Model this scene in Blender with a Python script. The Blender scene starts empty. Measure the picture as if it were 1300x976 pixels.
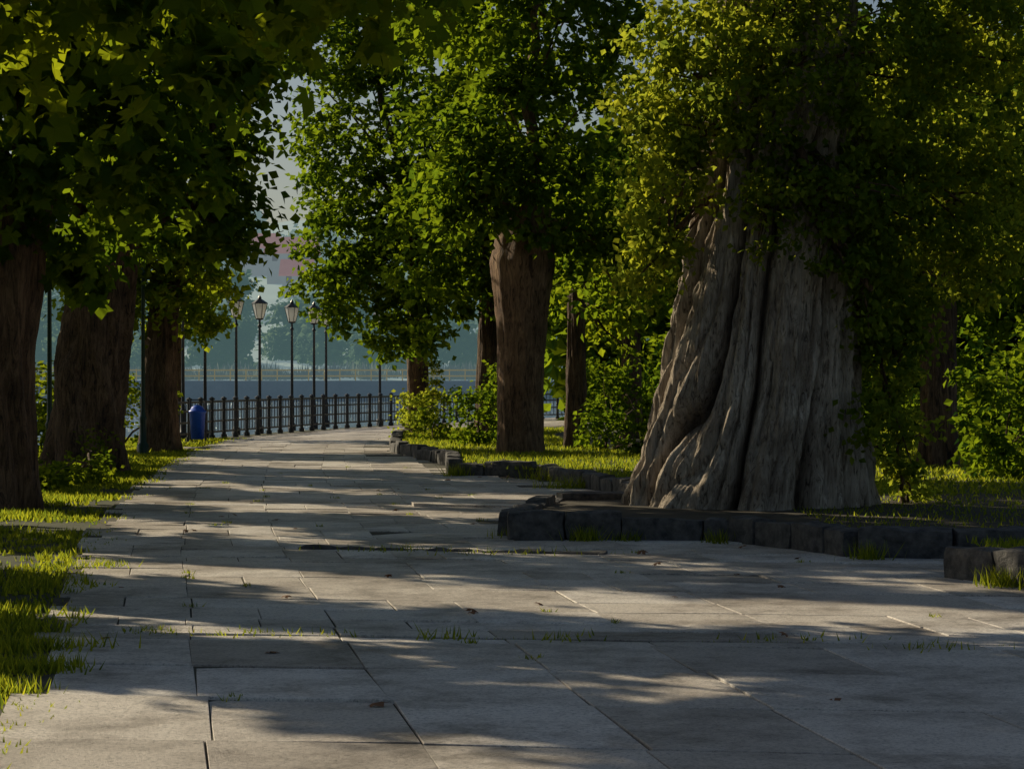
import bpy, bmesh, math, random
import numpy as np
from mathutils import Vector, noise, Matrix

random.seed(7)
scene = bpy.context.scene
scene.view_settings.view_transform = 'Standard'
scene.view_settings.look = 'None'
scene.view_settings.exposure = 0
COL = scene.collection
NTRI = [0]

# ------------------------------------------------------------------ utils
def link(o, parent=None):
    COL.objects.link(o)
    if parent is not None:
        o.parent = parent
    return o

def empty(name):
    e = bpy.data.objects.new(name, None)
    COL.objects.link(e)
    return e

def mesh_np(name, verts, faces_idx, nper, mat=None, parent=None, attrs=None, smooth=False):
    me = bpy.data.meshes.new(name)
    verts = np.asarray(verts, dtype=np.float32)
    fi = np.asarray(faces_idx, dtype=np.int32).ravel()
    nf = len(fi)//nper
    NTRI[0] += nf*(nper-2)
    me.vertices.add(len(verts)); me.vertices.foreach_set('co', verts.ravel())
    me.loops.add(len(fi)); me.loops.foreach_set('vertex_index', fi)
    me.polygons.add(nf)
    me.polygons.foreach_set('loop_start', np.arange(0, nf*nper, nper, dtype=np.int32))
    me.polygons.foreach_set('loop_total', np.full(nf, nper, dtype=np.int32))
    me.polygons.foreach_set('use_smooth', np.full(nf, bool(smooth), dtype=bool))
    me.update(calc_edges=True)
    if attrs:
        for k, v in attrs.items():
            a = me.attributes.new(k, 'FLOAT', 'POINT')
            a.data.foreach_set('value', np.asarray(v, dtype=np.float32))
    if mat: me.materials.append(mat)
    o = bpy.data.objects.new(name, me)
    return link(o, parent)

def mesh_py(name, verts, faces, mat=None, parent=None, smooth=False):
    me = bpy.data.meshes.new(name)
    me.from_pydata(verts, [], faces)
    me.update()
    for p in me.polygons: p.use_smooth = smooth
    if mat: me.materials.append(mat)
    return link(bpy.data.objects.new(name, me), parent)

# ------------------------------------------------------------------ materials
def newmat(name):
    m = bpy.data.materials.new(name); m.use_nodes = True
    nt = m.node_tree; nt.nodes.clear()
    out = nt.nodes.new('ShaderNodeOutputMaterial')
    return m, nt, out

def N(nt, t, **kw):
    n = nt.nodes.new(t)
    for k, v in kw.items():
        if k in n.inputs: n.inputs[k].default_value = v
        else: setattr(n, k, v)
    return n

def ramp(nt, src, stops):
    r = nt.nodes.new('ShaderNodeValToRGB')
    els = r.color_ramp.elements
    while len(els) < len(stops): els.new(0.5)
    for e, (p, c) in zip(els, stops):
        e.position = p; e.color = (c[0], c[1], c[2], 1)
    nt.links.new(src, r.inputs[0])
    return r

def mulc(nt, a, b_):
    m = N(nt, 'ShaderNodeMix', data_type='RGBA', blend_type='MULTIPLY'); m.inputs[0].default_value = 1
    nt.links.new(a, m.inputs[6]); nt.links.new(b_, m.inputs[7])
    return m.outputs[2]

def simple_mat(name, c1, c2, scale=5, rough=0.8, bump=0.2, bscale=30, metal=0.0, stretch=(1,1,1), haze_glow=None, detail=5):
    m, nt, out = newmat(name)
    b = N(nt, 'ShaderNodeBsdfPrincipled', Roughness=rough, Metallic=metal)
    tc = N(nt, 'ShaderNodeNewGeometry')
    mp = N(nt, 'ShaderNodeMapping'); mp.inputs['Scale'].default_value = stretch
    nt.links.new(tc.outputs['Position'], mp.inputs['Vector'])
    n1 = N(nt, 'ShaderNodeTexNoise', Scale=scale, Detail=detail, Roughness=0.65)
    nt.links.new(mp.outputs[0], n1.inputs['Vector'])
    r = ramp(nt, n1.outputs[0], [(0.3, c1), (0.7, c2)])
    nt.links.new(r.outputs[0], b.inputs['Base Color'])
    if bump > 0:
        n2 = N(nt, 'ShaderNodeTexNoise', Scale=bscale, Detail=4, Roughness=0.7)
        nt.links.new(mp.outputs[0], n2.inputs['Vector'])
        bp = N(nt, 'ShaderNodeBump', Strength=bump, Distance=0.02)
        nt.links.new(n2.outputs[0], bp.inputs['Height'])
        nt.links.new(bp.outputs[0], b.inputs['Normal'])
    if haze_glow:
        b.inputs['Emission Color'].default_value = (*haze_glow, 1)
        b.inputs['Emission Strength'].default_value = 1.0
    nt.links.new(b.outputs[0], out.inputs[0])
    return m

def leaf_mat(name, dark, light, trans, tmix=0.45, haze_glow=None):
    m, nt, out = newmat(name)
    at = N(nt, 'ShaderNodeAttribute', attribute_name='rnd')
    r = ramp(nt, at.outputs['Fac'], [(0.0, dark), (0.75, light), (1.0, (light[0]*1.5, light[1]*1.25, light[2]))])
    r2 = ramp(nt, at.outputs['Fac'], [(0.0, (trans[0]*0.35, trans[1]*0.5, trans[2])), (1.0, trans)])
    d = N(nt, 'ShaderNodeBsdfDiffuse')
    t = N(nt, 'ShaderNodeBsdfTranslucent')
    nt.links.new(r.outputs[0], d.inputs[0]); nt.links.new(r2.outputs[0], t.inputs[0])
    mx = N(nt, 'ShaderNodeMixShader'); mx.inputs[0].default_value = tmix
    nt.links.new(d.outputs[0], mx.inputs[1]); nt.links.new(t.outputs[0], mx.inputs[2])
    last = mx
    if haze_glow:
        em = N(nt, 'ShaderNodeEmission'); em.inputs[0].default_value = (*haze_glow, 1)
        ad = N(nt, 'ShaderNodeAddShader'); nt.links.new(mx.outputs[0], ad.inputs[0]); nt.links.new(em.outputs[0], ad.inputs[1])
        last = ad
    nt.links.new(last.outputs[0], out.inputs[0])
    return m

def bark_mat(name, dark, mid, light, sc=1.0, bd=0.05, vary=0.5, cav=False):
    m, nt, out = newmat(name)
    b = N(nt, 'ShaderNodeBsdfPrincipled', Roughness=0.9)
    g = N(nt, 'ShaderNodeNewGeometry')
    mp = N(nt, 'ShaderNodeMapping'); mp.inputs['Scale'].default_value = (14*sc, 14*sc, 2.2*sc)
    nt.links.new(g.outputs['Position'], mp.inputs['Vector'])
    n1 = N(nt, 'ShaderNodeTexNoise', Scale=1.0, Detail=8, Roughness=0.75, Distortion=1.2)
    nt.links.new(mp.outputs[0], n1.inputs['Vector'])
    r = ramp(nt, n1.outputs[0], [(0.38, dark), (0.47, mid), (0.64, light)])
    n3 = N(nt, 'ShaderNodeTexNoise', Scale=1.7, Detail=5)
    nt.links.new(g.outputs['Position'], n3.inputs['Vector'])
    r3 = ramp(nt, n3.outputs[0], [(0.3, (vary, vary*.92, vary*.84)), (0.62, (1.15, 1.14, 1.12))])
    col = mulc(nt, r.outputs[0], r3.outputs[0])
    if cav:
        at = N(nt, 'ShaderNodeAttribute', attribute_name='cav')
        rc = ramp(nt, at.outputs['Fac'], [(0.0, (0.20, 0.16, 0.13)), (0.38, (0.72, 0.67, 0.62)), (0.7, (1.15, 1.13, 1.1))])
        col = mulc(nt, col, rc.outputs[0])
    nt.links.new(col, b.inputs['Base Color'])
    bp = N(nt, 'ShaderNodeBump', Strength=1.0, Distance=bd)
    nt.links.new(n1.outputs[0], bp.inputs['Height'])
    nt.links.new(bp.outputs[0], b.inputs['Normal'])
    nt.links.new(b.outputs[0], out.inputs[0])
    return m

M_leaf_maple = leaf_mat('maple_leaf', (0.010, 0.028, 0.006), (0.034, 0.075, 0.012), (0.66, 0.72, 0.02), .44)
M_leaf_dark = leaf_mat('dark_leaf', (0.007, 0.022, 0.006), (0.022, 0.055, 0.011), (0.52, 0.66, 0.02), 0.36)
M_leaf_poplar = leaf_mat('poplar_leaf', (0.014, 0.036, 0.007), (0.06, 0.11, 0.014), (0.85, 0.85, 0.05), .45)
M_leaf_bush = leaf_mat('bush_leaf', (0.012, 0.035, 0.007), (0.04, 0.085, 0.012), (0.55, 0.62, 0.02), .4)
M_grass = leaf_mat('grass_blade', (0.03, 0.05, 0.01), (0.10, 0.14, 0.015), (0.80, 0.80, 0.04), 0.45)
M_far_leaf = leaf_mat('hazy_leaf', (0.04, 0.07, 0.05), (0.07, 0.11, 0.07), (0.18, 0.24, 0.10), 0.4, haze_glow=(0.050, 0.085, 0.090))  # pale leaf with a faint emission standing in for airlight
M_far_leaf2 = leaf_mat('misty_leaf', (0.05, 0.08, 0.06), (0.08, 0.11, 0.08), (0.14, 0.18, 0.10), 0.4, haze_glow=(0.13, 0.185, 0.19))  # farther trees: stronger emission imitates thicker haze
M_reed = leaf_mat('reed_leaf', (0.06, 0.09, 0.07), (0.12, 0.14, 0.10), (0.20, 0.22, 0.14), 0.4, haze_glow=(0.06, 0.09, 0.10))  # distance haze put into the reeds as a weak glow
M_bark = bark_mat('brown_bark', (0.02, 0.012, 0.007), (0.11, 0.063, 0.034), (0.24, 0.15, 0.085))
M_bark_sunwarm = bark_mat('sunwarm_linden_bark', (0.035, 0.02, 0.011), (0.19, 0.11, 0.06), (0.36, 0.23, 0.13), 1.0, .05, .6)  # lighter, warmer bark: sun warmth put into the colour
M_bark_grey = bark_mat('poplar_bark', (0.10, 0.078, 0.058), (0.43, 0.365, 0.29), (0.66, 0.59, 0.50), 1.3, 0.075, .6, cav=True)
M_soil = simple_mat('soil', (0.03, 0.022, 0.014), (0.07, 0.055, 0.03), 3, 0.95, 0.6, 12)
M_lawn = simple_mat('lawn_soil', (0.025, 0.03, 0.012), (0.06, 0.065, 0.022), 1.5, 0.95, 0.6, 10)
M_joint = simple_mat('joint_dirt', (0.035, 0.034, 0.02), (0.09, 0.08, 0.055), 6, 0.95, 0.3, 30)
M_kerb = simple_mat('kerb_stone', (0.022, 0.022, 0.024), (0.14, 0.13, 0.12), 9, 0.85, 0.8, 25)
M_quay = simple_mat('quay_concrete', (0.07, 0.10, 0.13), (0.15, 0.18, 0.20), 0.3, 0.9, 0, 2, haze_glow=(0.04, 0.06, 0.075))  # emission imitates haze over the lake
M_iron = simple_mat('fence_iron', (0.012, 0.014, 0.02), (0.03, 0.034, 0.045), 6, 0.4, 0.0, 60)
M_green = simple_mat('green_paint', (0.005, 0.03, 0.022), (0.01, 0.05, 0.035), 4, 0.4, 0.0, 60)
M_blue = simple_mat('blue_plastic', (0.01, 0.08, 0.55), (0.015, 0.11, 0.7), 3, 0.4, 0.0, 20)
M_yellow = simple_mat('yellow_paint', (0.40, 0.30, 0.10), (0.48, 0.35, 0.14), 1, 0.6, 0.0, 20, haze_glow=(.10, .095, .065))  # muted paint; its glow is painted haze
M_hill = simple_mat('hill_growth', (0.06, 0.09, 0.07), (0.12, 0.15, 0.11), 0.05, 1.0, 0.0, 1, haze_glow=(0.17, 0.23, 0.24))  # hillside haze painted in as emission
M_roof = simple_mat('roof_tile', (0.24, 0.12, 0.10), (0.32, 0.17, 0.14), 0.8, 0.8, 0.0, 3, haze_glow=(0.18, 0.13, 0.135))  # roof colour veiled by an emissive haze
M_wall = simple_mat('house_plaster', (0.16, 0.17, 0.17), (0.22, 0.22, 0.22), 0.4, 0.9, 0.0, 3, haze_glow=(0.12, 0.15, 0.16))  # plaster glows faintly to imitate distance haze
M_slab = simple_mat('slab_concrete', (0.3, 0.28, 0.26), (0.42, 0.4, 0.37), 4, 0.9, 0.3, 30)
M_window = simple_mat('window_glass', (0.03, 0.04, 0.05), (0.06, 0.07, 0.09), 1, 0.1, 0.0, 3, haze_glow=(.08, .10, .11))  # unlit panes; the emission is painted haze
M_dryleaf = simple_mat('dry_leaf', (0.12, 0.05, 0.02), (0.25, 0.11, 0.04), 8, 0.8, 0.0, 30)

m, nt, out = newmat('frosted_lantern_glass')
d = N(nt, 'ShaderNodeBsdfDiffuse'); d.inputs[0].default_value = (.85, .85, .82, 1)
t = N(nt, 'ShaderNodeBsdfTranslucent'); t.inputs[0].default_value = (.95, .93, .88, 1)
mx = N(nt, 'ShaderNodeMixShader'); mx.inputs[0].default_value = .5
nt.links.new(d.outputs[0], mx.inputs[1]); nt.links.new(t.outputs[0], mx.inputs[2]); nt.links.new(mx.outputs[0], out.inputs[0])
M_white = m

# water
m, nt, out = newmat('lake_water')
b = N(nt, 'ShaderNodeBsdfPrincipled', Roughness=0.12); b.inputs['Base Color'].default_value = (0.24, 0.36, 0.48, 1)
g = N(nt, 'ShaderNodeNewGeometry'); mp = N(nt, 'ShaderNodeMapping'); mp.inputs['Scale'].default_value = (0.5, 1.6, 1)
nt.links.new(g.outputs['Position'], mp.inputs[0])
n = N(nt, 'ShaderNodeTexNoise', Scale=1.2, Detail=5); nt.links.new(mp.outputs[0], n.inputs['Vector'])
bp = N(nt, 'ShaderNodeBump', Strength=1.0, Distance=1.6); nt.links.new(n.outputs[0], bp.inputs['Height'])
nt.links.new(bp.outputs[0], b.inputs['Normal']); nt.links.new(b.outputs[0], out.inputs[0])
M_water = m

# paving
m, nt, out = newmat('paving_stone')
b = N(nt, 'ShaderNodeBsdfPrincipled', Roughness=0.45)
g = N(nt, 'ShaderNodeNewGeometry')
at = N(nt, 'ShaderNodeAttribute', attribute_name='rnd')
r = ramp(nt, at.outputs['Fac'], [(0.0, (0.48, 0.42, 0.36)), (0.5, (0.69, 0.62, 0.54)), (1.0, (0.82, 0.76, 0.69))])
n1 = N(nt, 'ShaderNodeTexNoise', Scale=0.8, Detail=10, Roughness=0.8); nt.links.new(g.outputs['Position'], n1.inputs['Vector'])
r1 = ramp(nt, n1.outputs[0], [(0.36, (0.36, 0.34, 0.32)), (0.45, (0.74, 0.72, 0.71)), (0.55, (1.06, 1.06, 1.06))])
n2 = N(nt, 'ShaderNodeTexNoise', Scale=38, Detail=5, Roughness=0.9); nt.links.new(g.outputs['Position'], n2.inputs['Vector'])
r2 = ramp(nt, n2.outputs[0], [(0.37, (0.42, 0.42, 0.42)), (0.51, (1.06, 1.06, 1.06))])
col = mulc(nt, mulc(nt, r.outputs[0], r1.outputs[0]), r2.outputs[0])
nt.links.new(col, b.inputs['Base Color'])
ad = N(nt, 'ShaderNodeMath', operation='ADD'); nt.links.new(n1.outputs[0], ad.inputs[0]); nt.links.new(n2.outputs[0], ad.inputs[1])
bp = N(nt, 'ShaderNodeBump', Strength=0.8, Distance=0.012); nt.links.new(ad.outputs[0], bp.inputs['Height'])
nt.links.new(bp.outputs[0], b.inputs['Normal']); nt.links.new(b.outputs[0], out.inputs[0])
M_pave = m

# ------------------------------------------------------------------ layout functions
_dd = np.arange(-20, 130, 0.5)
_xl = np.interp(_dd, [-20, 5, 12.6, 24.3, 33, 42.5, 53.7, 61, 66, 71, 77, 85, 95, 130],
                        [2.2, -1.5, -2.64, -4.37, -5.45, -6.4, -7.3, -7.75, -7.6, -7.0, -5.8, -3.65, -0.3, 15.0])
_k = np.hanning(25); _k /= _k.sum()
_xl2 = np.convolve(np.pad(_xl, 12, mode='edge'), _k, mode='valid')
_xl2[:20] = _xl[:20]
def XL(d): return np.interp(d, _dd, _xl2)
def XR(d):
    return np.interp(d, [0, 24.4, 24.5, 29.0, 29.2, 32.9, 39.2, 40.8, 41, 45.5, 53.7, 64, 72, 80, 90, 110],
                        [14, 14, -0.05, 0.45, 1.9, 1.75, 0.65, -0.95, -1.0, -1.1, -2.6, -3.1, -2.2, 0.3, 4.5, 13])

# ------------------------------------------------------------------ ground, water
lakebed = mesh_py('ground', [(-4000, -1500, -3), (4000, -1500, -3), (4000, 6000, -3), (-4000, 6000, -3)], [(0, 1, 2, 3)], M_soil)
fence_pts = [(-9.3, 60.0), (-8.75, 63), (-8.36, 66), (-7.55, 71), (-6.4, 77), (-4.25, 85), (-1, 93), (4, 101), (12, 110), (30, 120), (90, 140), (400, 200)]
bd = [(-120, -60), (-120, 40), (-40, 52), (-14, 58)] + [(x-0.45, y+0.3) for x, y in fence_pts] + [(400, -60)]
nb = len(bd)
park = mesh_py('park_lawn', [(x, y, 0) for x, y in bd] + [(x, y, -3.2) for x, y in bd],
               [tuple(range(nb))[::-1]] + [(i, (i+1) % nb, nb+(i+1) % nb, nb+i) for i in range(nb)], M_lawn)
water = mesh_py('lake_water', [(-1500, -300, -1.2), (1500, -300, -1.2), (1500, 301, -1.2), (-1500, 301, -1.2)], [(0, 1, 2, 3)], M_water)

ds = np.arange(3, 106, 0.5)
V = []; F = []
for i, d in enumerate(ds):
    xr = 14.0 if d < 24.6 else float(XR(d)) + 0.15
    V += [(float(XL(d))-0.05, d, 0.019), (xr, d, 0.019)]
    if i: F.append((2*i-2, 2*i-1, 2*i+1, 2*i))
mesh_py('path_bed', V, F, M_joint)

CORNERS = []
def build_slabs():
    rng = np.random.default_rng(3)
    V = []; F = []; A = []
    skew = -0.13
    rows = []
    s = 4.0
    while s < 15.5:
        L = min(rng.uniform(1.3, 1.6), 15.55-s)
        rows.append((s, s+L, 1)); s += L
    s = 15.62
    while s < 108:
        L = rng.choice([0.5, 0.75, 1.0])*rng.uniform(.95, 1.05)
        rows.append((s, s+L, 0)); s += L
    base = np.cumsum([0]+[float(rng.uniform(0.8, 1.15)) for _ in range(20)])
    for s0, s1, big in rows:
        tone = rng.uniform(-0.15, 0.15)
        cuts = list(base+rng.normal(0, .02, len(base)))
        if not big:
            extra = [ (a+b_)/2 for a, b_ in zip(cuts[:-1], cuts[1:]) if rng.random() < 0.25]
            drop = [c for c in cuts[1:-1] if rng.random() < 0.22]
            cuts = sorted([c for c in cuts if c not in drop]+extra)
        for ka, kb in zip(cuts[:-1], cuts[1:]):
            gx = rng.uniform(0.002, 0.007); gy = rng.uniform(0.003, 0.012)
            x0 = ka+gx; x1 = kb-gx
            if ka < .2: x0 -= rng.uniform(-0.15, 0.12)
            cs = [(x0, s0+gy), (x1, s0+gy), (x1, s1-gy), (x0, s1-gy)]
            pts = []
            for (u, s) in cs:
                d = s + skew*u*(1 if s < 40 else max(0, 1-(s-40)/20)) + 0.02*math.sin(u*1.7+s)
                pts.append((float(XL(s))+u+rng.normal(0, .003), d+rng.normal(0, .003)))
            cx = sum(p[0] for p in pts)/4; cy = sum(p[1] for p in pts)/4
            if cx > float(XR(cy)) - 0.1 or cx > 13.6: continue
            CORNERS.append(pts)
            z = 0.030+rng.normal(0, 0.0022)
            tx, ty = rng.normal(0, 0.005, 2)
            a = float(np.clip(0.5+tone+rng.normal(0, 0.25), 0, 1))
            b0 = len(V)
            bev = 0.003
            for (x, y) in pts: V.append((x, y, 0.0))
            for (x, y) in pts: V.append((x, y, z-0.004+tx*(x-cx)+ty*(y-cy)))
            for (x, y) in pts: V.append((x+(bev if x < cx else -bev), y+(bev if y < cy else -bev), z+tx*(x-cx)+ty*(y-cy)))
            for j in range(4):
                jn = (j+1) % 4
                F.append((b0+j, b0+jn, b0+4+jn, b0+4+j)); F.append((b0+4+j, b0+4+jn, b0+8+jn, b0+8+j))
            F.append((b0+8, b0+9, b0+10, b0+11))
            A += [a]*12
    mesh_np('paved_path', V, np.array(F).ravel(), 4, M_pave, attrs={'rnd': A})
build_slabs()

# ------------------------------------------------------------------ stones
def block_mesh(n=5):
    V = {}; F = []
    def vid(p):
        return V.setdefault(p, len(V))
    for ax in range(3):
        for s in (0, n):
            for i in range(n):
                for j in range(n):
                    q = []
                    for (a, b_) in ((i, j), (i+1, j), (i+1, j+1), (i, j+1)):
                        p = [0, 0, 0]; p[ax] = s; p[(ax+1) % 3] = a; p[(ax+2) % 3] = b_
                        q.append(vid(tuple(p)))
                    F.append(q if s else q[::-1])
    P = np.array(list(V.keys()), float)/n-0.5
    return P, np.array(F)
BP, BF = block_mesh()
def stone_blocks(name, polyline, h, depth, mat, seed=0, lmin=0.55, lmax=0.95, z0=-0.02, rough=0.03):
    rnd = random.Random(seed); VV = []; FF = []; nb = 0
    for (ax, ay), (bx, by) in zip(polyline[:-1], polyline[1:]):
        L = math.hypot(bx-ax, by-ay); ang = math.atan2(by-ay, bx-ax); s = 0
        while s < L-0.05:
            l = min(rnd.uniform(lmin, lmax), L-s)
            if L-s-l < 0.25: l = L-s
            hh = h*rnd.uniform(0.82, 1.08)
            dim = np.array([l-0.015, depth*rnd.uniform(.92, 1.05), hh])
            P = BP*dim
            half = dim/2; rr = 0.035
            inner = np.clip(P, -(half-rr), half-rr); dlt = P-inner
            ln = np.linalg.norm(dlt, axis=1, keepdims=True)
            P = np.where(ln > 0, inner+dlt/np.maximum(ln, 1e-6)*np.minimum(ln, rr), P)
            m4 = Matrix.Translation((ax+math.cos(ang)*(s+l/2), ay+math.sin(ang)*(s+l/2), z0+hh/2)) @ Matrix.Rotation(ang+rnd.uniform(-.05, .05), 4, 'Z') @ Matrix.Rotation(rnd.uniform(-.05, .05), 4, 'X') @ Matrix.Rotation(rnd.uniform(-.03, .03), 4, 'Y')
            for p in P:
                v = m4 @ Vector(p); v += noise.noise_vector(v*5+Vector((seed, 0, 0)))*rough
                VV.append(tuple(v))
            FF.append(BF+nb); nb += len(BP); s += l
    return mesh_np(name, VV, np.concatenate(FF).ravel(), 4, mat)

stone_blocks('stone_kerb', [(-0.05, 24.6), (1.15, 24.6), (2.3, 24.35), (3.1, 22.6), (3.25, 22.2), (4.1, 22.0), (9, 22.8)], 0.33, 0.30, M_kerb, 1)
stone_blocks('stone_kerb', [(-0.02, 24.95), (0.15, 27.0), (0.55, 29.2), (1.6, 29.5)], 0.30, 0.26, M_kerb, 2)
stone_blocks('stone_kerb', [(3.75, 19.9), (4.25, 18.9), (5.4, 17.6), (8, 17.0)], 0.33, 0.32, M_kerb, 3)
stone_blocks('stone_kerb', [(-0.98, 40.9), (0.6, 40.0), (0.75, 38.9), (1.75, 33.0), (2.2, 30.5)], 0.30, 0.28, M_kerb, 4)
stone_blocks('stone_kerb', [(-1.0, 41.2), (-1.15, 45.5), (-2.65, 53.7), (-3.1, 64), (-2.1, 72)], 0.30, 0.26, M_kerb, 5)
stone_blocks('drain_edging', [(-2.1, 23.3), (-1.0, 23.0), (0.9, 22.4)], 0.075, 0.2, M_kerb, 6, 0.2, 0.5, rough=0.03)

def soil_patch(name, pts, z, mat):
    n = len(pts)
    mesh_py(name, [(x, y, z) for x, y in pts] + [(x, y, -0.1) for x, y in pts], [tuple(range(n))[::-1]]+[(i, (i+1) % n, n+(i+1) % n, n+i) for i in range(n)], mat)
soil_patch('planter_soil', [(0.05, 24.7), (0.6, 29.1), (1.7, 29.4), (2.3, 30.4), (9, 31), (9, 22.9), (4.1, 22.1), (3.2, 22.4), (2.3, 24.4), (1.15, 24.65)], 0.2, M_soil)
soil_patch('planter_soil', [(-0.9, 41.0), (0.6, 40.1), (0.85, 38.9), (1.8, 33.0), (2.2, 31.2), (12, 31.2), (12, 80), (2, 76), (-2.0, 72), (-3.0, 64), (-2.55, 53.7), (-1.05, 45.5)], 0.17, M_lawn)
soil_patch('planter_soil', [(3.9, 19.9), (4.35, 18.95), (5.4, 17.7), (8, 17.1), (12, 17.1), (12, 21.9), (5, 21.9)], 0.2, M_lawn)

# ------------------------------------------------------------------ leaves
def unit(v): return v/np.maximum(np.linalg.norm(v, axis=1, keepdims=True), 1e-6)

TEMPL = {
 'rhomb': (np.array([(0, 0, 0), (0.40, 0.45, 0.10), (0, 1, -0.04), (-0.40, 0.45, 0.10)]), [(0, 1, 2), (0, 2, 3)]),
 'maple': (np.array([(0, 0.35, 0.05), (0.08, 0.0, 0), (0.42, 0.02, -0.08), (0.34, 0.28, 0.0), (0.60, 0.55, -0.12), (0.30, 0.60, 0.0), (0, 1.02, -0.12),
                     (-0.30, 0.60, 0.0), (-0.60, 0.55, -0.12), (-0.34, 0.28, 0.0), (-0.42, 0.02, -0.08), (-0.08, 0.0, 0)]),
           [(0, i, i+1) for i in range(1, 11)]),
}

def leaves_at(P, normal, size, shape, rng, clump_r):
    n = len(P)
    T, faces = TEMPL[shape]
    nz = unit(normal)
    ax = rng.normal(size=(n, 3)); ax[:, 2] -= 0.6
    ay = unit(ax - (ax*nz).sum(1, keepdims=True)*nz)
    axx = np.cross(ay, nz)
    s = size*rng.uniform(0.65, 1.25, n)
    V = P[:, None, :] + s[:, None, None]*(T[None, :, 0:1]*axx[:, None, :] + T[None, :, 1:2]*ay[:, None, :] + T[None, :, 2:3]*nz[:, None, :])
    nv = len(T)
    F = np.array(faces)[None]+(np.arange(n)*nv)[:, None, None]
    a = np.repeat(clump_r, nv)
    return V.reshape(-1, 3), F.reshape(-1), a

def crown(name, ells, dens, lpc, size, shape, mat, parent, seed, clump=0.35, inner=0.25, upbias=0.7, rag=0.22):
    rng = np.random.default_rng(seed)
    allP = []; allN = []; allR = []; tips = []
    for (cx, cy, cz, rx, ry, rz) in ells:
        p = 1.6
        area = 4*math.pi*(((rx*ry)**p+(rx*rz)**p+(ry*rz)**p)/3)**(1/p)
        nc = max(4, int(area*dens))
        D = unit(rng.normal(size=(nc, 3)))
        ph = rng.uniform(0, 6.28, 6)
        lump = (np.sin(D[:, 0]*4+ph[0])+np.sin(D[:, 1]*4+ph[1])+np.sin(D[:, 2]*5+ph[2])+np.sin(D[:, 0]*9+ph[3])*np.sin(D[:, 2]*9+ph[4]))/3
        rr = np.where(rng.random(nc) < inner, rng.uniform(0.2, 0.75, nc), rng.uniform(0.72, 1.0, nc))
        rr = rr*(1+rag*lump)
        C = np.array([cx, cy, cz])+D*np.array([rx, ry, rz])*rr[:, None]
        tips.append(C)
        n = nc*lpc
        ci = np.repeat(np.arange(nc), lpc)
        cs = clump*rng.uniform(0.5, 1.3, nc)
        off = rng.normal(size=(n, 3))*cs[ci][:, None]*np.array([0.62, 0.62, 0.42])
        P = C[ci]+off
        Nn = D[ci]*0.5+rng.normal(size=(n, 3))*0.65+np.array([0, 0, upbias])
        allP.append(P); allN.append(Nn)
        cr = rng.uniform(0, 1, nc)
        allR.append(np.clip(0.5*cr[ci]+0.5*rng.random(n), 0, 1))
    P = np.concatenate(allP); k = P[:, 2] > 0.03
    V, F, a = leaves_at(P[k], np.concatenate(allN)[k], size, shape, rng, np.concatenate(allR)[k])
    mesh_np(name, V, F, 3, mat, parent, {'rnd': a})
    return tips

# ------------------------------------------------------------------ trunks
def tube(V, F, pts, seg=7):
    b0 = len(V); n = len(pts)
    for i, (p, r) in enumerate(pts):
        t = (pts[min(i+1, n-1)][0]-pts[max(i-1, 0)][0]).normalized()
        a = t.orthogonal().normalized() if abs(t.z) < 0.9 else Vector((1, 0, 0))
        a = (a - t*a.dot(t)).normalized(); c = t.cross(a)
        for j in range(seg):
            th = 2*math.pi*j/seg
            q = p+(a*math.cos(th)+c*math.sin(th))*r
            V.append(tuple(q))
    for i in range(n-1):
        for j in range(seg):
            jn = (j+1) % seg
            F.append((b0+i*seg+j, b0+i*seg+jn, b0+(i+1)*seg+jn, b0+(i+1)*seg+j))

def limb(V, F, a, b, r0, r1, rnd, bend=0.2, n=6, seg=6):
    a = Vector(a); b = Vector(b); L = (b-a).length
    o = Vector((rnd.uniform(-1, 1), rnd.uniform(-1, 1), rnd.uniform(0.2, 1)))*bend*L
    pts = []
    for i in range(n+1):
        t = i/n
        p = a.lerp(b, t)+o*math.sin(math.pi*t)*0.5+Vector((rnd.uniform(-1, 1), rnd.uniform(-1, 1), rnd.uniform(-1, 1)))*0.03*L*(0 < i < n)
        pts.append((p, r0*(1-t)+r1*t))
    tube(V, F, pts, seg)

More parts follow.
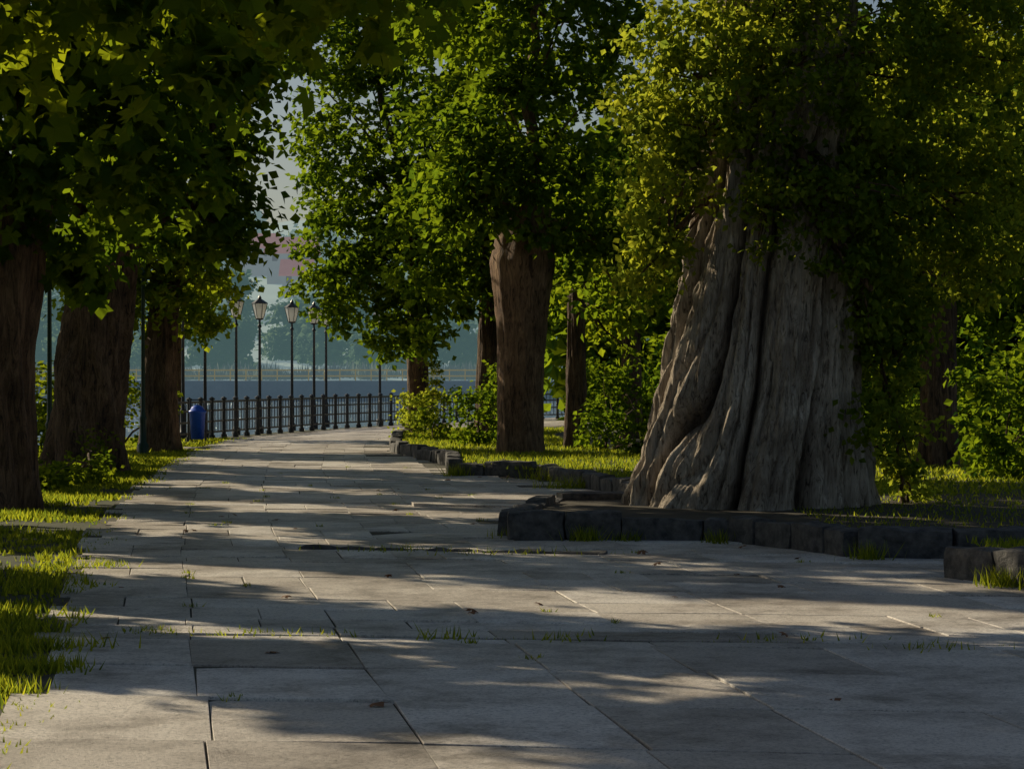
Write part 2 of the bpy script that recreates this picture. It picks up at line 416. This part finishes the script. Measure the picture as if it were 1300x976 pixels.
def trunk(name, pts, parent, mat, segs=72, rings=60, lobes=5, lamp=0.07, twist=0.15, bark=0.03, flare=0.35, seed=0, barkf=7.0, bz=0.9, folds=0, famp=0.1, fh=0.45, wob=0.25):
    zs = [p[2] for p in pts]
    rnd = random.Random(seed)
    ph = [rnd.uniform(0, 6.28) for _ in range(6)]
    V = []; C = []
    for i in range(rings+1):
        z = zs[0]+(zs[-1]-zs[0])*i/rings
        cx = float(np.interp(z, zs, [p[0] for p in pts])); cy = float(np.interp(z, zs, [p[1] for p in pts])); r = float(np.interp(z, zs, [p[3] for p in pts]))
        fl = flare*math.exp(-(z-zs[0])/fh)
        for j in range(segs):
            th = 2*math.pi*j/segs
            tt = th+twist*z+wob*math.sin(z*0.9+th*2+ph[3])
            lob = math.sin(lobes*tt+ph[0])*0.55+math.sin((lobes*2-1)*tt+ph[1])*0.45+0.5*math.sin(3*tt+ph[2])
            lob = lob*lamp*(1+1.2*fl)
            cv = 0.5
            if folds:
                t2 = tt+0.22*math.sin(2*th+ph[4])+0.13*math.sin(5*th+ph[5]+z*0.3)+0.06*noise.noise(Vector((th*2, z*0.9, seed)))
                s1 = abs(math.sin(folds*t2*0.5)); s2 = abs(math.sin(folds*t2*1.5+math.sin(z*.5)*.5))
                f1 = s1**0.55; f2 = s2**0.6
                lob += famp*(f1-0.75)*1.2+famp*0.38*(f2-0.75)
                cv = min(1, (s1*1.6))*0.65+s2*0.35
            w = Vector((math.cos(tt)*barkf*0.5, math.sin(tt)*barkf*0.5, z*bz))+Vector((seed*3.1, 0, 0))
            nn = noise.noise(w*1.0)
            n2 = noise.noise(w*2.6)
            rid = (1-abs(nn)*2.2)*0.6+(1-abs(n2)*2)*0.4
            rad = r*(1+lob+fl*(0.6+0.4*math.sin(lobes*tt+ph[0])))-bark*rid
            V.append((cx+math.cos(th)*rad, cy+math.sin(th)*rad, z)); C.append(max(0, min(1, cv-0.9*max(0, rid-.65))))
    idx = np.arange((rings)*segs).reshape(rings, segs)
    nx = np.roll(idx, -1, axis=1)
    F = np.stack([idx, nx, nx+segs, idx+segs], axis=-1)
    return mesh_np(name, V, F.ravel(), 4, mat, parent, {'cav': C}, smooth=True)

def branches(name, origin, ells, tips, parent, mat, seed, r0=0.16, per=7):
    rnd = random.Random(seed); V = []; F = []
    ox, oy, oz = origin
    for e, C in zip(ells, tips):
        c = Vector(e[:3])
        limb(V, F, (ox, oy, min(oz, e[2]+1.5)), c, r0, r0*0.35, rnd)
        for k in range(per):
            tp = Vector(C[rnd.randrange(len(C))])
            t = rnd.uniform(0.4, 1.0)
            st = Vector((ox, oy, min(oz, e[2]+1.5))).lerp(c, t)
            limb(V, F, st, tp, r0*0.28, r0*0.05, rnd, 0.12, 4, 4)
    mesh_np(name, V, np.array(F).ravel(), 4, mat, parent, smooth=True)

def tree(name, tpts, ells, seed, dens=2.0, lpc=45, size=0.14, shape='rhomb', leafm=None, barkm=None, clump=0.38, r0=0.16, tk={}, per=6, high=(), **ck):
    e = empty(name)
    trunk('trunk', tpts, e, barkm or M_bark, seed=seed, **tk)
    tips = crown('foliage', ells, dens, lpc, size, shape, leafm or M_leaf_maple, e, seed, clump, **ck)
    if high:
        crown('upper_foliage', high, 1.3, 30, 0.30, 'rhomb', leafm or M_leaf_maple, e, seed+500, 0.55)
    x, y, z, r = tpts[-1]
    branches('limbs', (x, y, z-0.3), ells, tips, e, barkm or M_bark, seed, r0, per)
    return e

# left row ---------------------------------------------------------
tree('maple_tree', [(-6.0, 19.8, -0.1, .5), (-5.9, 19.8, 2, .42), (-5.6, 19.8, 4.6, .3)],
     [(-4.3, 19.5, 5.2, 2.2, 1.8, 1.5), (-6.6, 19.8, 6.2, 2.6, 2.2, 2.2), (-2.1, 24.0, 5.9, 1.6, 1.2, 0.9)], 11, dens=1.25, lpc=30, size=0.25, shape='maple', clump=0.5, leafm=M_leaf_maple)
tree('maple_tree', [(-6.85, 31.0, -0.1, .62), (-6.8, 31, 2, .55), (-6.5, 31, 4.0, .48)],
     [(-6.3, 31, 4.8, 2.4, 2.2, 1.9), (-6.5, 31, 7.4, 2.9, 2.4, 2.2)], 12, dens=1.6, lpc=34, size=0.25, shape='maple', clump=0.45, leafm=M_leaf_dark, tk=dict(folds=6, famp=.1),
     high=[(-6.8, 30, 11, 3.5, 1.8, 2.6)])  # unseen upper crown, shaped for the shade it casts to the right
tree('maple_tree', [(-7.65, 42.5, -0.1, .66), (-7.6, 42.5, 2, .62), (-7.15, 42.5, 4.2, .58)],
     [(-6.5, 42.5, 6.2, 2.1, 2.1, 2.5), (-5.3, 42.2, 4.9, 1.0, 1.0, 1.2), (-5.9, 42.5, 9.6, 2.5, 2.6, 2.4), (-8.3, 42.5, 5.2, 1.8, 2, 1.7), (-4.6, 42, 7.6, 1.2, 1.3, 1.1)], 13, size=0.21, lpc=42, leafm=M_leaf_dark, tk=dict(lobes=4, lamp=0.10, twist=0.5, folds=6, famp=.12),
     high=[(-6.8, 42.5, 12, 3.8, 3.0, 3)])  # crown top out of frame, added to shade the right-hand trees
tree('maple_tree', [(-8.2, 55, -0.1, .45), (-8.2, 55, 2, .40), (-8.0, 55, 4.0, .34)],
     [(-7.7, 54.8, 3.9, 1.45, 1.5, 1.3), (-7.9, 55, 6.6, 1.9, 2.0, 2.4), (-9.3, 55, 4.6, 1.6, 1.5, 1.9)], 14, size=0.2, lpc=40)
tree('maple_tree', [(-9.6, 66.5, -0.1, .36), (-9.6, 66.5, 4.0, .3)],
     [(-9.4, 66.5, 4.6, 1.7, 1.8, 1.8), (-9.5, 66.5, 8, 2.0, 2.0, 2.0)], 15, size=0.2, lpc=36)
# unseen columnar trees, added left of frame to throw shadow bands on the path
for (x, y, ry, top) in [(-12.5, 13.5, 1.5, 11), (-12.3, 22.3, 1.35, 12), (-12.6, 26.3, .7, 12), (-12.6, 31.2, 1.4, 12), (-12.4, 36.2, .6, 10), (-12.5, 41.2, 1.3, 12), (-12.5, 45.6, .6, 10), (-12.9, 49.8, 1.3, 12), (-14.5, 58.0, 1.3, 11)]:
    tree('offframe_shade_tree', [(x, y, -.1, .25), (x, y, 4, .18)], [(x, y, top/2+.3, 1.5, ry, top/2-.1)], 60+int(y), size=.30, lpc=36, dens=2.3, leafm=M_leaf_dark, inner=.5, rag=.08, clump=.26)

# right row ---------------------------------------------------------
tree('linden_tree', [(0.18, 48.6, -0.1, .50), (0.18, 48.6, 1.6, .49), (0.2, 48.6, 2.8, .53), (0.22, 48.6, 4.1, .68), (0.3, 48.6, 5.2, .5)],
     [(0.5, 47.6, 6.3, 2.0, 1.7, 2.2), (-0.8, 47.6, 5.5, 1.0, 1.2, 1.3), (0.6, 48, 9.6, 2.4, 2.4, 2.4), (2.0, 49, 4.5, 1.0, 1.2, 1.6)], 21, size=0.2, lpc=42, leafm=M_leaf_dark, barkm=M_bark_sunwarm, tk=dict(lamp=0.04, bark=0.035, flare=0.12, folds=5, famp=.05),
     high=[(0.2, 49, 12, 3, 2, 2)])
tree('linden_tree', [(-2.8, 71, -0.1, .36), (-2.9, 71, 4, .3)],
     [(-4.2, 70, 8.0, 2.5, 2.5, 3.4), (-4.8, 69, 4.8, 1.6, 1.6, 1.7), (-3.1, 69, 3.2, 1.4, 1.4, 1.2), (-2.5, 70, 6, 2.0, 2, 2.5), (-4.6, 70, 12, 2.8, 2.5, 2)], 22, size=0.22, lpc=40, leafm=M_leaf_dark)
tree('linden_tree', [(-0.65, 63, -0.1, .36), (-0.6, 63, 4.5, .3)],
     [(-1.5, 62, 5.0, 1.8, 1.7, 2.1), (-1.0, 62, 9, 2.3, 2.2, 3.0), (0.3, 63, 5, 1.6, 1.6, 2.0), (-1.2, 62, 12.3, 2.6, 2, 2)], 23, size=0.22, lpc=38, leafm=M_leaf_dark)
tree('linden_tree', [(3.05, 60, -0.1, .27), (3.0, 60, 4, .24)],
     [(3.0, 60, 6.5, 2.4, 2.2, 3.2), (1.8, 57, 4.2, 1.2, 1.2, 1.4)], 24, size=0.22, lpc=34, leafm=M_leaf_dark)
tree('linden_tree', [(1.4, 51.5, -0.1, .26), (1.4, 51.5, 3.5, .2)],
     [(1.7, 52, 4.6, 1.0, 1.2, 1.4), (2.2, 53, 3.2, .9, .8, 1.1)], 25, size=0.18, lpc=38)
tree('linden_tree', [(7.4, 41, -0.1, .35), (7.4, 41, 4, .28)],
     [(7.2, 41, 5.5, 2.4, 2.2, 2.6), (6.0, 42, 3.4, 1.3, 1.3, 1.6)], 26, size=0.19, lpc=42, leafm=M_leaf_dark)
tree('linden_tree', [(11.5, 48, -0.1, .35), (11.5, 48, 4, .28)],
     [(10.6, 48, 5.6, 2.9, 2.4, 3.0), (8.5, 50, 3.4, 1.5, 1.3, 1.6)], 27, size=0.21, lpc=38, leafm=M_leaf_dark, high=[(11, 47, 9, 3, 3, 3)])
tree('linden_tree', [(6.5, 66, -0.1, .35), (6.5, 66, 4, .28)],
     [(6.6, 66, 6, 3.2, 2.6, 3.4), (9.5, 68, 5, 2.6, 2.4, 3.2)], 28, size=0.26, lpc=34, leafm=M_leaf_dark)

# great poplar --------------------------------------------------------
pe = empty('poplar_tree')
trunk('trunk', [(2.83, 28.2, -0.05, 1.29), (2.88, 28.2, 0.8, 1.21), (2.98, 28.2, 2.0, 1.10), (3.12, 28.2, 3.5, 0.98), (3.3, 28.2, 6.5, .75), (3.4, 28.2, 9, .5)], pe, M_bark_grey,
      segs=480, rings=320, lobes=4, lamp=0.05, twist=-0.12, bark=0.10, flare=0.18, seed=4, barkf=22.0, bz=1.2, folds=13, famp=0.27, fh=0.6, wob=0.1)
pells = [(2.1, 27.3, 5.2, .9, .8, 1.6), (1.75, 27.2, 3.9, .5, .6, .9), (1.55, 27.5, 3.1, .32, .4, .75), (3.3, 27.0, 5.4, 1.6, 1.0, 1.6), (3.6, 26.8, 3.75, .9, .35, .45),
         (4.45, 27.8, 3.5, .75, .9, 1.5), (5.3, 28, 5.8, 1.8, 1.5, 2.0), (4.6, 28.0, 1.9, .45, .5, 1.2), (5.6, 28.3, 3.6, .8, 1.0, 1.0), (3.75, 26.85, 3.2, .3, .15, .5), (4.15, 27.2, 2.7, .22, .2, .8),
         (2.9, 26.95, 3.5, .22, .15, .45), (4.05, 27.2, 1.2, .15, .12, .5)]
tips = crown('foliage', pells, 6.5, 50, 0.095, 'rhomb', M_leaf_poplar, pe, 31, clump=0.22, inner=0.3, upbias=0.3, rag=0.3)
crown('upper_foliage', [(3.4, 28, 8.8, 2.4, 2.2, 2.4)], 2, 40, .2, 'rhomb', M_leaf_poplar, pe, 32, clump=.4)
branches('limbs', (3.2, 28.2, 5.0), pells[:-1], tips, pe, M_bark, 31, 0.10, 10)

# bushes ---------------------------------------------------------------
def bush(name, ells, seed, size=0.12, dens=3.5, lpc=40, mat=None, shape='rhomb', clump=0.22):
    e = empty(name)
    tips = crown('foliage', ells, dens, lpc, size, shape, mat or M_leaf_bush, e, seed, clump, inner=0.3)
    c = ells[0]
    branches('stems', (c[0], c[1], 0.1), ells, tips, e, M_bark, seed, 0.03, 8)
bush('bush', [(-0.75, 54, 0.9, .9, .8, .9), (0.0, 55, 1.3, .7, .8, 1.1)], 41, mat=M_leaf_dark)
bush('bush', [(-2.7, 66, 0.7, .5, .5, .8), (-2.9, 64.5, .4, .4, .4, .45), (-2.2, 68, 1.2, .5, .5, 1.0)], 42, mat=M_leaf_poplar)
bush('bush', [(-1.9, 58, 0.6, .6, .6, .6)], 43)
bush('bush', [(2.0, 50, 0.6, .7, .6, .6), (2.8, 47, .5, .6, .6, .5), (2.4, 55, 1.3, 1.1, .8, 1.3)], 44, mat=M_leaf_dark)
bush('bush', [(7.6, 36, 1.2, 1.0, 1.0, 1.2), (8.8, 37, 1.5, 1.2, 1.0, 1.4)], 45, size=.14, mat=M_leaf_dark)
bush('bush', [(4.75, 28.5, .55, .4, .4, .6), (4.6, 28.0, 1.2, .3, .3, .6)], 46, size=.09, mat=M_leaf_poplar)
bush('bush', [(6.4, 45, .8, 1.2, .8, .9), (9, 46, 1, 1.4, .8, 1.1)], 47, mat=M_leaf_dark)
bush('bush', [(-9.6, 58.5, 1.0, .9, .8, 1.1), (-8.65, 59.5, 1.3, .25, .3, .5)], 48)
bush('bush', [(-8.8, 47, .6, .9, 1.2, .7), (-9.8, 50, 1.0, 1.2, 1.5, 1.2)], 49)
bush('bush', [(-6.9, 38.5, .18, .5, 1.5, .25), (-7.0, 35.5, .15, .5, 1.2, .22), (-7.3, 41, .35, .4, .5, .35)], 50, size=.1)

crown('tree_mass', [(6+i*7.5, 92+((i*37) % 9)+i*1.5, 5+((i*13) % 4), 6.0, 4.0, 7+((i*7) % 4)) for i in range(6)], 0.6, 40, 0.75, 'rhomb', M_leaf_dark, None, 71, clump=1.0)
crown('shrub_mass', [(6+i*5, 74+((i*5) % 4), 1.3, 3.2, 1.5, 1.8+((i*3) % 2)*.5) for i in range(5)], 1.3, 50, 0.28, 'rhomb', M_leaf_dark, None, 72, clump=.6)

# ------------------------------------------------------------------ grass
def grass(name, x, y, z, h, w, rng, parent=None):
    n = len(x)
    th = rng.uniform(0, 6.28, n); ln = rng.uniform(0.1, 0.9, n)*h; la = rng.uniform(0, 6.28, n)
    wx = np.cos(th)*w/2; wy = np.sin(th)*w/2
    V = np.zeros((n, 3, 3))
    V[:, 0] = np.stack([x-wx, y-wy, z], 1); V[:, 1] = np.stack([x+wx, y+wy, z], 1)
    V[:, 2] = np.stack([x+np.cos(la)*ln, y+np.sin(la)*ln, z+h], 1)
    mesh_np(name, V.reshape(-1, 3), np.arange(3*n), 3, M_grass, parent, {'rnd': np.repeat(rng.random(n), 3)})

def nz(x, y, s, o=0):
    return np.sin(x*s*1.7+o)+np.sin(y*s*1.3+o*2)+np.sin((x+y)*s*2.3+o*3)*.7+np.sin((x*1.3-y)*s*4.1+o)*.5
rng = np.random.default_rng(5)
n = 85000
y = 10+56*rng.random(n)**1.3
u = rng.random(n)
rag = 0.25+0.18*nz(y*0, y, 2.0, 1)
x = XL(y)-0.1-u*3.8+np.clip(rag, 0, .7)*(rng.random(n) < .5)*0.7
k = (nz(x, y, 1.1, 2) > -0.4+rng.normal(0, .5, n)-0.1)
x = x[k]; y = y[k]
h = 0.03+0.035*rng.random(len(x))+0.04*np.clip(nz(x, y, 1.5, 4), 0, 2)*rng.random(len(x))
grass('grass', x, y, np.zeros(len(x))+.0, h, 0.018+y*0.0005, rng)
n = 55000
x = rng.uniform(3.2, 15, n); y = rng.uniform(22.5, 75, n)
keep = (np.hypot(x-2.9, y-28.2) > 1.3)
x = x[keep]; y = y[keep]
h = 0.04+0.06*rng.random(len(x))
grass('grass', x, y, np.full(len(x), .17), h, 0.02+y*0.0005, rng)
n = 22000
y = rng.uniform(31, 72, n); x = XR(y)+0.15+rng.random(n)*4
grass('grass', x, y, np.full(n, .16), 0.04+0.07*rng.random(n), 0.035, rng)
n = 5000
x = rng.uniform(4.2, 8, n); y = rng.uniform(18.6, 21.8, n); k = (y > 18.9+(5.4-x)*1.1) | (x > 5.4)
grass('grass', x[k], y[k], np.full(k.sum(), .19), 0.04+.05*rng.random(k.sum()), 0.018, rng)
tufts = [(-0.45, 15.25, .10, 40, .06), (-3.1, 15.6, .1, 80, .07), (-2.4, 15.6, .12, 60, .03), (-1.6, 15.45, .3, 80, .03), (1.8, 15.1, .25, 30, .04), (0.35, 15.2, .1, 30, .04),
         (0.75, 24.3, .10, 120, .14), (0.25, 24.9, .2, 150, .12), (1.2, 24.35, .08, 60, .1), (3.3, 21.85, .1, 90, .15), (2.1, 24.0, .07, 60, .12),
         (3.95, 19.0, .12, 220, .14), (4.2, 18.55, .08, 120, .12), (-0.95, 40.5, .1, 150, .2), (1.0, 36, .3, 300, .18), (0.8, 39, .3, 300, .2),
         (-2.75, 13.6, .15, 350, .07), (-2.8, 12.6, .15, 350, .07), (-3.0, 14.6, .2, 350, .08), (-3.7, 21.0, .15, 150, .05), (-1.2, 22.9, .3, 60, .06), (.1, 22.5, .4, 60, .06), (3.0, 24.6, .3, 150, .12), (1.9, 29.5, .3, 300, .16), (2.6, 14.6, .2, 40, .04)]
for q in rng.permutation(len(CORNERS))[:150]:
    c = CORNERS[q]; t = rng.random(); i0 = int(rng.integers(0, 4)); p, p2 = c[i0], c[(i0+1) % 4]
    if p[1] < 45: tufts.append((p[0]*(1-t)+p2[0]*t, p[1]*(1-t)+p2[1]*t, .03, 14, .022))
xs = []; ys = []; hs = []
for (a, b_, r, nn, hh) in tufts:
    xs.append(a+rng.normal(0, r, nn)); ys.append(b_+rng.normal(0, min(r, .12), nn)); hs.append(hh*rng.uniform(.5, 1.3, nn))
xs = np.concatenate(xs)
grass('weeds', xs, np.concatenate(ys), np.full(len(xs), .02), np.concatenate(hs)+.02, 0.016, rng)
n = 500
x = rng.uniform(-3.5, 7, n); s = 15.58; k = nz(x, x, 3, 1) > 0.6
x = x[k]; y = s-0.13*(x-XL(s))+rng.normal(0, .012, len(x))
grass('weeds', x, y, np.full(len(x), .01), 0.025+.02*rng.random(len(x)), 0.01, rng)
P = np.stack([rng.uniform(-4, 5, 60), rng.uniform(12, 40, 60), np.full(60, .042)], 1)
P = P[(P[:, 0] > XL(P[:, 1])) & (P[:, 0] < XR(P[:, 1]))]
V, F, a = leaves_at(P, np.tile([0, 0, 1.0], (len(P), 1))+rng.normal(0, .25, (len(P), 3)), .09, 'maple', rng, rng.random(len(P)))
mesh_np('fallen_leaves', V, F, 3, M_dryleaf)

# ------------------------------------------------------------------ fence
def polysample(pts, step):
    out = []; acc = 0
    for (ax, ay), (bx, by) in zip(pts[:-1], pts[1:]):
        L = math.hypot(bx-ax, by-ay); s = acc
        while s < L:
            out.append((ax+(bx-ax)*s/L, ay+(by-ay)*s/L)); s += step
        acc = s-L
    return out
def box(V, F, a, b, w, h, z):
    a = Vector((a[0], a[1], 0)); b = Vector((b[0], b[1], 0)); t = (b-a).normalized(); nrm = Vector((-t.y, t.x, 0))*w/2
    b0 = len(V)
    for p in (a, b):
        for (sx, zz) in ((-1, z), (1, z), (1, z+h), (-1, z+h)):
            q = p+nrm*sx; V.append((q.x, q.y, zz))
    F += [(b0, b0+1, b0+5, b0+4), (b0+1, b0+2, b0+6, b0+5), (b0+2, b0+3, b0+7, b0+6), (b0+3, b0, b0+4, b0+7), (b0, b0+3, b0+2, b0+1), (b0+4, b0+5, b0+6, b0+7)]
def prism(V, F, x, y, z0, z1, r0, r1, n=8):
    tube(V, F, [(Vector((x, y, z0)), r0), (Vector((x, y, z1)), r1)], n)
V = []; F = []
fp = polysample(fence_pts[:10], 1.2)
for i, (x, y) in enumerate(fp):
    prism(V, F, x, y, 0, 1.10, .06, .055); prism(V, F, x, y, 1.10, 1.14, .085, .085); prism(V, F, x, y, 1.14, 1.19, .085, .005); prism(V, F, x, y, 0, .12, .09, .09)
    if i:
        p = fp[i-1]
        for z, hh in ((1.02, .06), (.78, .05), (.48, .05), (.18, .05)): box(V, F, p, (x, y), .05, hh, z)
        for k in range(1, 4):
            t = k/4; prism(V, F, p[0]+(x-p[0])*t, p[1]+(y-p[1])*t, .2, 1.03, .016, .016, 5)
mesh_py('iron_fence', V, F, M_iron)

# ------------------------------------------------------------------ lamps
def lamp(x, y, H=4.2, mat=None):
    mat = mat or M_iron
    e = empty('street_lamp')
    V = []; F = []
    T = lambda prof, n=10: tube(V, F, [(Vector((x, y, z)), r) for z, r in prof], n)
    T([(0, .13), (.2, .13), (.25, .08), (.75, .075), (.8, .09), (.86, .06), (1.0, .05), (H-.95, .038), (H-.93, .06), (H-.88, .06), (H-.85, .035), (H-.72, .035), (H-.70, .12), (H-.66, .12)])
    mesh_py('pole', V, F, mat, e, True)
    V = []; F = []
    tube(V, F, [(Vector((x, y, z)), r) for z, r in [(H-.655, .12), (H-.22, .23)]], 6)
    mesh_py('lantern_glass', V, F, M_white, e)
    V = []; F = []
    tube(V, F, [(Vector((x, y, z)), r) for z, r in [(H-.215, .01), (H-.21, .25), (H-.19, .25), (H-.09, .10), (H-.06, .05), (H-.03, .06), (H+.06, .005)]], 6)
    for j in range(6):
        th = math.pi/3*j
        tube(V, F, [(Vector((x+math.cos(th)*.124, y+math.sin(th)*.124, H-.66)), .010), (Vector((x+math.cos(th)*.235, y+math.sin(th)*.235, H-.21)), .010)], 4)
    mesh_py('lantern_cap', V, F, mat, e)
for (x, y) in [(-8.95, 64.3), (-8.7, 67), (-8.25, 70.7), (-7.75, 72.6), (-7.15, 76.8), (-6.6, 78.8), (-6.45, 82.0), (-4.75, 85.0)]:
    lamp(x, y)
lamp(-9.0, 46, 4.9, M_green); lamp(-8.35, 53.5, 5.0, M_green)

# ------------------------------------------------------------------ bin
e = empty('litter_bin')
V = []; F = []
bx, by = -8.25, 62.0
tube(V, F, [(Vector((bx, by, z)), r) for z, r in [(.10, .14), (.12, .17), (.78, .21), (.80, .235), (.85, .235), (.86, .2), (.95, .15), (1.0, .05), (1.01, .01)]], 14)
mesh_py('body', V, F, M_blue, e, True)
V = []; F = []
prism(V, F, bx-.2, by+.12, 0, 1.15, .025, .025); prism(V, F, bx+.2, by+.12, 0, 1.15, .025, .025); box(V, F, (bx-.2, by+.12), (bx+.2, by+.12), .03, .03, 1.12)
mesh_py('bin_stand', V, F, M_iron, e)
stone_blocks('stone_slab', [(-7.75, 55.8), (-7.3, 56.2)], .1, .5, M_slab, 9, .6, .8)

# ------------------------------------------------------------------ far shore
V = []; F = []
box(V, F, (-500, 302), (500, 302), 3, 4.4, -3)
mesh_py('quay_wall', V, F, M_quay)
V = []; F = []
for i in range(0, 140):
    x = -140+i*2; prism(V, F, x, 302, 1.4, 2.9, .08, .08, 5)
for z in (1.9, 2.65): box(V, F, (-140, 302), (140, 302), .12, .18, z)
mesh_py('yellow_railing', V, F, M_yellow)
xs = np.linspace(-900, 900, 90); ys = np.concatenate([np.linspace(303.6, 700, 50), np.linspace(730, 2600, 30)])
X, Y = np.meshgrid(xs, ys)
Z = np.interp(Y, [303, 330, 400, 470, 650, 1500, 2600], [1.35, 3, 12, 22, 30, 105, 60])
Z = Z+np.interp(Y, [303, 420, 1500], [0, 2.0, 10])*(np.sin(X*.011+1)+.6*np.sin(X*.031+Y*.01)+.3*np.sin(X*.07+2))
V = np.stack([X, Y, Z], -1).reshape(-1, 3)
idx = np.arange(len(V)).reshape(X.shape)
F = np.stack([idx[:-1, :-1], idx[:-1, 1:], idx[1:, 1:], idx[1:, :-1]], -1)
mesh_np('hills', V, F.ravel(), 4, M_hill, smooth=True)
rng2 = np.random.default_rng(9)
ell = []
for i in range(46):
    x = -100+i*2.8+rng2.uniform(-1.5, 1.5); y = 314+rng2.uniform(0, 30)
    top = 8+rng2.uniform(0, 8)
    ell.append((x, y, top*.52, 2.8, 2.6, top*.5))
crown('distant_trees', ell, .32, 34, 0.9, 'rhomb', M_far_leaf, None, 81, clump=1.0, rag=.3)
ell = []
for i in range(34):
    x = -120+i*4.6+rng2.uniform(-2, 2); y = 375+rng2.uniform(-10, 25)
    if -48 < x < -33: continue
    ell.append((x, y, 15+rng2.uniform(-2, 2), 4, 4, 6.5))
for i in range(28):
    ell.append((-130+i*6+rng2.uniform(-3, 3), 490+rng2.uniform(-10, 150), 28+rng2.uniform(-2, 6), 6, 6, 6))
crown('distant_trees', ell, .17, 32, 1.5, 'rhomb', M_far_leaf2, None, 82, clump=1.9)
n = 14000
cl = rng2.uniform(-90, 30, 300); ch = rng2.uniform(1.0, 2.8, 300); cy_ = rng2.uniform(304.5, 312, 300)
ci = rng2.integers(0, 300, n)
x = cl[ci]+rng2.normal(0, .8, n); y = cy_[ci]+rng2.normal(0, .5, n)
th = rng2.uniform(0, 6.28, n); h = ch[ci]*rng2.uniform(.6, 1.1, n)
z = np.full(n, 1.2)
Vv = np.zeros((n, 3, 3)); Vv[:, 0] = np.stack([x-.22*np.cos(th), y-.22*np.sin(th), z], 1); Vv[:, 1] = np.stack([x+.22*np.cos(th), y+.22*np.sin(th), z], 1)
Vv[:, 2] = np.stack([x+rng2.normal(0, .5, n), y, z+h], 1)
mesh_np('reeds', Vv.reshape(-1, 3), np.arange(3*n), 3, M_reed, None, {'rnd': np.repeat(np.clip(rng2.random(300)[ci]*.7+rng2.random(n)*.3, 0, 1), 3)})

def house(x, y, z, w, dp, hw, hr):
    e = empty('red_roof_house')
    V = [(x-w/2, y-dp/2, z-4), (x+w/2, y-dp/2, z-4), (x+w/2, y+dp/2, z-4), (x-w/2, y+dp/2, z-4), (x-w/2, y-dp/2, z+hw), (x+w/2, y-dp/2, z+hw), (x+w/2, y+dp/2, z+hw), (x-w/2, y+dp/2, z+hw), (x-w/2, y, z+hw+hr-.1), (x+w/2, y, z+hw+hr-.1)]
    mesh_py('walls', V, [(0, 1, 5, 4), (1, 2, 6, 9, 5), (2, 3, 7, 6), (3, 0, 4, 8, 7)], M_wall, e)
    o = .6; zz = z+hw-.3
    V = [(x-w/2-o, y-dp/2-o, zz), (x+w/2+o, y-dp/2-o, zz), (x+w/2+o, y, z+hw+hr), (x-w/2-o, y, z+hw+hr), (x-w/2-o, y+dp/2+o, zz), (x+w/2+o, y+dp/2+o, zz)]
    V += [(a, b, c+.3) for a, b, c in V]
    mesh_py('roof', V, [(0, 3, 2, 1), (3, 4, 5, 2), (6, 7, 8, 9), (9, 8, 11, 10), (0, 1, 7, 6), (4, 10, 11, 5), (1, 2, 8, 7), (2, 5, 11, 8), (0, 6, 9, 3), (3, 9, 10, 4)], M_roof, e)
    V = []; F = []
    for i in range(3):
        wx = x-w/2+w*(i+.5)/3
        box(V, F, (wx-.5, y-dp/2-.03), (wx+.5, y-dp/2-.03), .05, 1.2, z+.7)
    mesh_py('windows', V, F, M_window, e)
house(-42, 452, 23.2, 9, 7, 2.4, 2.8)
house(-37.5, 425, 18.0, 7, 6, 2.2, 2.6)
house(-51, 470, 25, 8, 7, 2.6, 2.6)

# ------------------------------------------------------------------ light
SUN_EL = math.radians(28); az = math.radians(-50)
sd = Vector((math.sin(az)*math.cos(SUN_EL), math.cos(az)*math.cos(SUN_EL), math.sin(SUN_EL)))
sl = bpy.data.lights.new('sun', 'SUN'); sl.energy = 5.0; sl.angle = math.radians(0.5); sl.color = (1.0, 0.87, 0.63)
so = bpy.data.objects.new('sun', sl); COL.objects.link(so); so.rotation_euler = sd.to_track_quat('Z', 'Y').to_euler()
w = bpy.data.worlds.new('World'); scene.world = w; w.use_nodes = True
nt = w.node_tree; bg = nt.nodes['Background']
sk = nt.nodes.new('ShaderNodeTexSky'); sk.sky_type = 'NISHITA'; sk.sun_disc = False
sk.sun_elevation = SUN_EL; sk.sun_rotation = az % (2*math.pi); sk.dust_density = 1.2
nt.links.new(sk.outputs[0], bg.inputs[0]); bg.inputs[1].default_value = 0.05

cam = bpy.data.cameras.new('camera'); co = bpy.data.objects.new('camera', cam); COL.objects.link(co)
co.location = (0, 0, 1.7); co.rotation_euler = (math.radians(90-0.15), 0, 0)
cam.sensor_width = 36; cam.lens = 83.1; cam.clip_end = 8000; cam.clip_start = 0.1
scene.camera = co
print('TRIS', NTRI[0])
